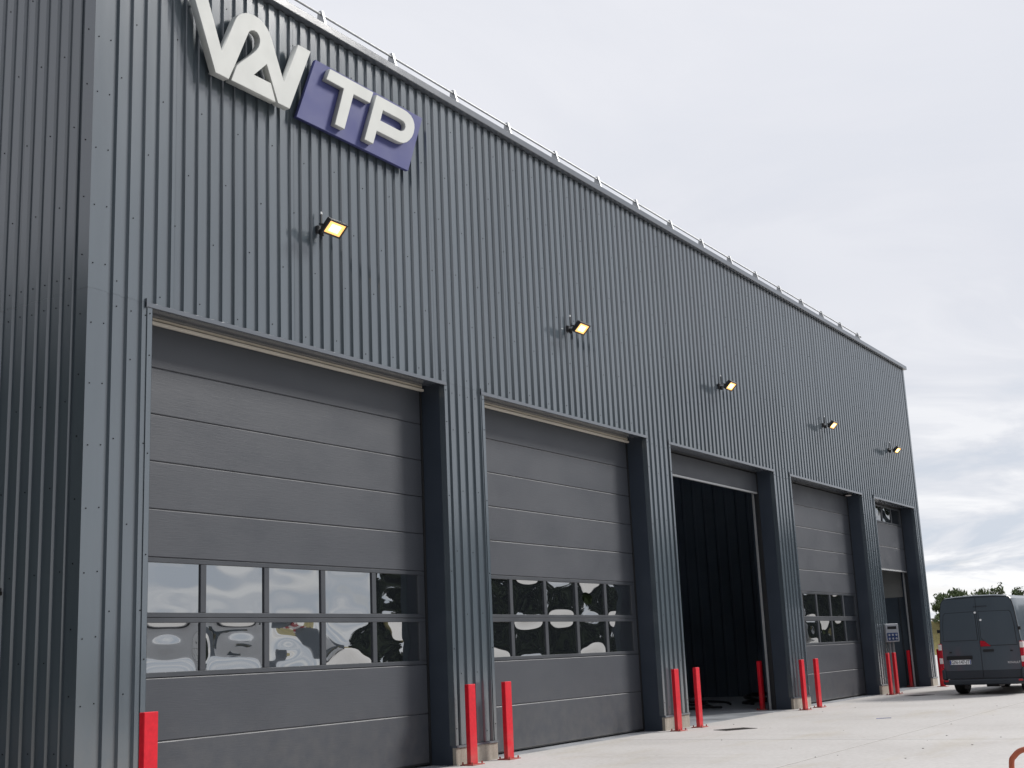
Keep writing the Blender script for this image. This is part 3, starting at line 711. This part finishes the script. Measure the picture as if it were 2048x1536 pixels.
MB().box(-0.0355, -0.033, 0.765, 0.797, 0.760, 0.865).build('country_band', 'euro', pl)
MB().box(-0.0355, -0.033, 0.273, 0.295, 0.760, 0.865).build('region_band', 'euro', pl)
ROTT = Matrix(((0, 0, -1, 0), (-1, 0, 0, 0), (0, 1, 0, 0), (0, 0, 0, 1)))     # text plane onto the rear face, read from behind the van
def rear_text(txt, size, y_, z_, mat, parent, name, squeeze=1.0, x_=-0.037):
    me = text_mesh(txt, size, name); me.transform(Matrix.Translation((x_, y_, z_)) @ ROTT @ Matrix.Diagonal((squeeze, 1, 1, 1)))
    me.materials.clear(); me.materials.append(MAT[mat]); return link(name, me, parent)
rear_text('GN-147-JT', 0.125, 0.530, 0.811, 'ink', pl, 'plate_characters', 0.80)
rear_text('RENAULT', 0.075, -0.78, 0.775, 'chrome', van, 'badge_lettering', 0.95, -0.024)
tri = [(-0.015, 1.33), (-0.015, 1.185), (-0.27, 1.185), (-0.12, 1.315)]
poly_x(tri, -0.036, -0.018).build('brake_lamp', 'lampred', van)
MB().bbox(-0.055, -0.018, -0.33, -0.06, 1.055, 1.11, 0.012).build('door_handle', 'vanblack', van)
for (y_, z_) in ((0.03, 2.03), (-0.09, 1.84)):
    MB().tube([(-0.034, y_, z_), (-0.060, y_, z_)], 0.026, 10).build('camera_cap', 'paper', van, 40)
MB().bbox(-0.035, -0.018, -0.28, 0.06, 2.17, 2.19, 0.003).build('top_brake_lamp', 'vandark', van)
for y_ in (0.62, 0.3, -0.02, -0.34): MB().box(0.10, 0.13, y_-0.012, y_+0.012, 2.44, 2.485).build('roof_rib', 'paper', van)

MAT['vanwhite'] = material('van_paint_white', (0.72, 0.73, 0.74), 0.30, var=0.02, coat=0.5, rvar=0.02)
def copy_van(loc, rz, label, mat):
    r = van.copy(); COL.objects.link(r); r.location = loc; r.rotation_euler = (0, 0, rz); r['label'] = label
    def kids(src, dst):
        for ch in [q for q in bpy.data.objects if q.parent == src]:
            c = ch.copy(); COL.objects.link(c); c.parent = dst
            if ch.data and ch.data.materials and ch.data.materials[0] == MAT['van']:
                c.data = ch.data.copy(); c.data.materials[0] = MAT[mat]
            if 'lettering' in ch.name or 'characters' in ch.name: bpy.data.objects.remove(c); continue
            kids(ch, c)
    kids(van, r); return r
copy_van((15.5, -17.5, 0), rad(4), 'white van parked across the yard, mirrored in the near door panes', 'vanwhite')
copy_van((24.5, -19.5, 0), rad(176), 'dark van parked across the yard, facing left, mirrored in the door panes', 'van')

# ------------------------------------------------------------------ hoses, covers, hoop, small litter
def hose(name, pts, r, mat, label, cat):
    # smooth path through the points
    P_ = [Vector(q) for q in pts]; out = []
    for i in range(len(P_)-1):
        p0, p1, p2, p3 = P_[max(i-1, 0)], P_[i], P_[i+1], P_[min(i+2, len(P_)-1)]
        for k in range(6):
            t = k/6; out.append(0.5*((2*p1)+(p2-p0)*t+(2*p0-5*p1+4*p2-p3)*t*t+(3*p1-p0-3*p2+p3)*t**3))
    out.append(P_[-1])
    return tag(MB().tube(out, r, 8).build(name, mat, None, 60), label, cat)
z0 = 0.025
hose('pressure_hose', [(19.3, 3.1, z0), (20.2, 2.9, z0), (20.9, 2.5, z0), (21.2, 2.9, z0+.05), (20.4, 3.3, z0+.05), (19.6, 2.9, z0+.1), (20.5, 2.5, z0+.1), (21.5, 3.0, z0+.1), (20.8, 3.6, z0+.12), (19.8, 3.4, z0+.1), (20.0, 2.5, z0+.05), (20.8, 2.2, z0)], 0.028, 'hose', 'black hose lying in tangled loops on the open bay floor', 'hose')
hose('washing_lance', [(20.6, 3.3, 0.16), (21.2, 2.9, 0.15), (21.75, 2.52, 0.10), (21.9, 2.42, 0.04)], 0.03, 'hose', 'dark lance resting across the hose on the open bay floor', 'lance')
hose('cable_coil', [(22.3, 2.0, z0), (22.9, 2.5, z0), (23.5, 2.2, z0), (23.1, 1.7, z0+.05), (22.5, 1.9, z0+.1), (22.8, 2.4, z0+.15), (23.4, 2.1, z0+.18), (23.0, 1.8, z0+.2), (22.5, 2.1, z0+.22)], 0.05, 'hose', 'black cable coil behind the shaded bollard in the open bay', 'cable')
hose('pipe_hoop', [(3.44, -8.08, -0.01), (3.44, -8.08, 0.34), (3.452, -8.112, 0.43), (3.49, -8.21, 0.485), (3.60, -8.50, 0.50), (3.71, -8.79, 0.485), (3.75, -8.88, 0.43), (3.76, -8.92, 0.34), (3.76, -8.92, -0.01)], 0.024, 'hoop', 'orange painted steel hoop at the lower right corner', 'hoop')
def drain(x, y, rz, label):
    o = tag(empty('drain_cover', (x, y, 0.001), rz), label, 'drain', 'drain covers in the yard')
    m = MB(); w, h = 0.34, 0.20
    m.box(-w, w, -h, -h+0.03, 0, 0.006); m.box(-w, w, h-0.03, h, 0, 0.006); m.box(-w, -w+0.03, -h+0.03, h-0.03, 0, 0.006); m.box(w-0.03, w, -h+0.03, h-0.03, 0, 0.006)
    m.build('frame', 'grate', o)
    m = MB(); m.box(-w+0.03, w-0.03, -h+0.03, h-0.03, 0.0, 0.0015); m.build('pit_shade', 'screw', o)  # flat black sheet paints the shade below the bars
    for k in range(9): MB().box(-w+0.05+k*0.07, -w+0.08+k*0.07, -h+0.031, h-0.031, 0.0018, 0.0055).build('bar', 'grate', o)
drain(13.42, -1.27, rad(-30), 'iron drain cover in the yard before the open bay')
drain(25.65, -1.26, rad(-30), 'iron drain cover in the yard before the half open bay')
rng = random.Random(3)
def scraps(label, cat, n, xr, yr, mat, s0, s1):
    m = MB()
    for _ in range(n):
        x, y, s_ = rng.uniform(*xr), rng.uniform(*yr), rng.uniform(s0, s1); a = rng.uniform(0, 3.14)
        m2 = MB(); m2.bbox(-s_, s_, -s_*0.6, s_*0.6, 0.0008, 0.0008+s_*0.5, s_*0.15); m2.xform(Matrix.Translation((x, y, 0)) @ Matrix.Rotation(a, 4, 'Z')); m.add(m2.v, m2.f)
    tag(m.build('grit', mat), label, None, None, 'stuff')
scraps('loose grit and dirt specks on the concrete yard', 'grit', 50, (3, 30), (-8, -0.3), 'joint', 0.005, 0.014)
hose('cord_scrap', [(16.0, -3.05, 0.005), (16.10, -3.10, 0.005), (16.16, -3.2, 0.005), (16.18, -3.28, 0.005)], 0.005, 'euro', 'short scrap of blue cord lying on the concrete yard', 'cord')

# ------------------------------------------------------------------ trees and fence beyond
def leaf_cloud(mb, centre, rx, rz, n, size, rng, spiky=0.0):
    cx, cy, cz = centre
    for _ in range(n):
        u, v_, w = rng.gauss(0, 1), rng.gauss(0, 1), rng.gauss(0, 1); l = math.sqrt(u*u+v_*v_+w*w) or 1
        r = rng.uniform(0.25, 1.0)**0.5*(1+0.25*math.sin(5*u/l+3*w/l)+rng.uniform(-.1, .12))
        p_ = Vector((cx+u/l*r*rx, cy+v_/l*r*rx, cz+w/l*r*rz))
        s_ = size*rng.uniform(0.6, 1.4)
        a = Vector((rng.uniform(-1, 1), rng.uniform(-1, 1), rng.uniform(-1, 1)+spiky*2)).normalized(); b = a.orthogonal().normalized(); b.rotate(Matrix.Rotation(rng.uniform(0, 6.28), 3, a))
        mb.add([p_-a*s_*(1+spiky), p_+b*s_*0.5, p_+a*s_*(1+spiky), p_-b*s_*0.5], [(0, 1, 2, 3)])
def tree(name, loc, h, rx, label, group, mat='leaf', n=900, size=0.11, seed=1, spiky=0.0, clumps=14, low=0.25):
    rng = random.Random(seed); o = tag(empty(name, loc), label, 'tree', group)
    tr = MB(); tr.tube([(0, 0, -0.3), (0.03*h, 0, h*0.35), (0, 0.03*h, h*0.85)], [0.045*h, 0.03*h, 0.008*h], 8)
    cr = MB()
    for k in range(clumps):
        t = rng.uniform(low, 1.0); a = rng.uniform(0, 6.28); rr = rx*math.sqrt(max(0.05, 1-((t-0.5)/0.56)**2))*rng.uniform(0.25, 0.85)
        c = Vector((math.cos(a)*rr, math.sin(a)*rr, h*t*0.93))
        tr.tube([(0, 0, h*t*0.55), tuple(c*0.6+Vector((0, 0, h*t*0.22))), tuple(c)], [0.014*h, 0.009*h, 0.003*h], 5)
        leaf_cloud(cr, c, rx*0.36, h*0.12, n//clumps, size, rng, spiky)
    tr.build('trunk', 'bark', o); cr.build('crown', mat, o); return o
tree('shrub_tree', (106.3, 17.0, 2.2), 3.2, 2.0, 'bushy green shrub on the bank between building and van', 'trees on the bank', 'leaf', 4200, 0.12, 2, 0.5, 34, 0.02)
tree('shrub_tree', (107.0, 15.2, 2.3), 3.0, 1.5, 'pale leafy shrub just left of the van roof', 'trees on the bank', 'leaf', 1200, 0.12, 5, 0.6, 14, 0.15)
k = 0
for (px, py, h, rx, mt, lb) in  ((150, 24.6, 5.6, 1.6, 'leaf', 'low green tree above the middle of the van roof, first of its row'), (150, 22.6, 6.3, 1.3, 'leaf', 'slim green tree above the middle of the van roof, second of its row'),
                         (152, 20.4, 5.9, 1.5, 'leaf', 'small green tree above the right half of the van roof'), (150, 17.2, 6.6, 2.2, 'leaf', 'rounded green tree above the right rear corner of the van'),
                         (151, 14.4, 7.0, 2.3, 'leaf', 'tallest rounded green tree over the right end of the van'), (150, 10.3, 6.2, 2.0, 'leaf_brown', 'russet tree at the right edge of the picture')):
    tree('tree', (px, py, 0.4), h+0.35, rx*1.15, lb, 'far trees beyond the bank', mt, 1300, 0.16, 20+k, 0.2, 14); k += 1
fn = tag(empty('rail_fence', (106.2, 0, 0)), 'pale wooden rail fence along the top of the grassy bank', 'fence')
for y in range(-2, 30, 3): MB().box(-0.06, 0.06, y-0.06, y+0.06, 2.6, 3.05).build('post', 'wood', fn)
for y in range(-2, 28, 3): MB().box(-0.10, -0.062, y+0.0, y+2.98, 2.90, 3.06).build('rail', 'wood', fn)

def woodland(name, spots, label, seed):
    rng = random.Random(seed); cr = MB()
    for (x, y, h, r) in spots:
        for q in range(16):
            t = rng.uniform(0.12, 0.95); a = rng.uniform(0, 6.28); rr = r*math.sqrt(max(0.08, 1-((t-0.45)/0.6)**2))*rng.uniform(.2, .9)
            leaf_cloud(cr, (x+math.cos(a)*rr, y+math.sin(a)*rr, h*t), r*0.45, h*0.11, 75, 0.85, rng)
        for q in range(5): leaf_cloud(cr, (x+rng.uniform(-r, r), y+rng.uniform(-r, r), rng.uniform(0.3, 2.2)), r*0.5, 2.0, 70, 0.7, rng)
    o = cr.build(name, 'leaf_dark'); tag(o, label, None, None, 'stuff'); return o
rng = random.Random(9)
woodland('woodland', [(-14-i*2.6+rng.uniform(-2, 2), 66-i*3.2+rng.uniform(-3, 3), rng.uniform(22, 24), rng.uniform(4.5, 6)) for i in range(16)], 'dark belt of tall trees off the left side of the building', 4)
woodland('woodland', [(-25+rng.uniform(-2, 2), -46+i*4.4+rng.uniform(-2, 2), rng.uniform(15, 19), rng.uniform(4.5, 6)) for i in range(16)], 'unseen tree belt added behind the viewer to block low sky on the left', 8)  # added out of view, keeps low sky off the left-facing walls and reveals
woodland('woodland', [(72+i*3.4+rng.uniform(-2, 2), -50+i*1.15+rng.uniform(-3, 3), rng.uniform(9, 15), rng.uniform(3.5, 5.5)) for i in range(26)], 'belt of trees across the yard, mirrored in the door panes', 6)

scene.cycles.pixel_filter_type = 'BLACKMAN_HARRIS'; scene.cycles.filter_width = 1.5
scene.render.resolution_x = 1024; scene.render.resolution_y = 768
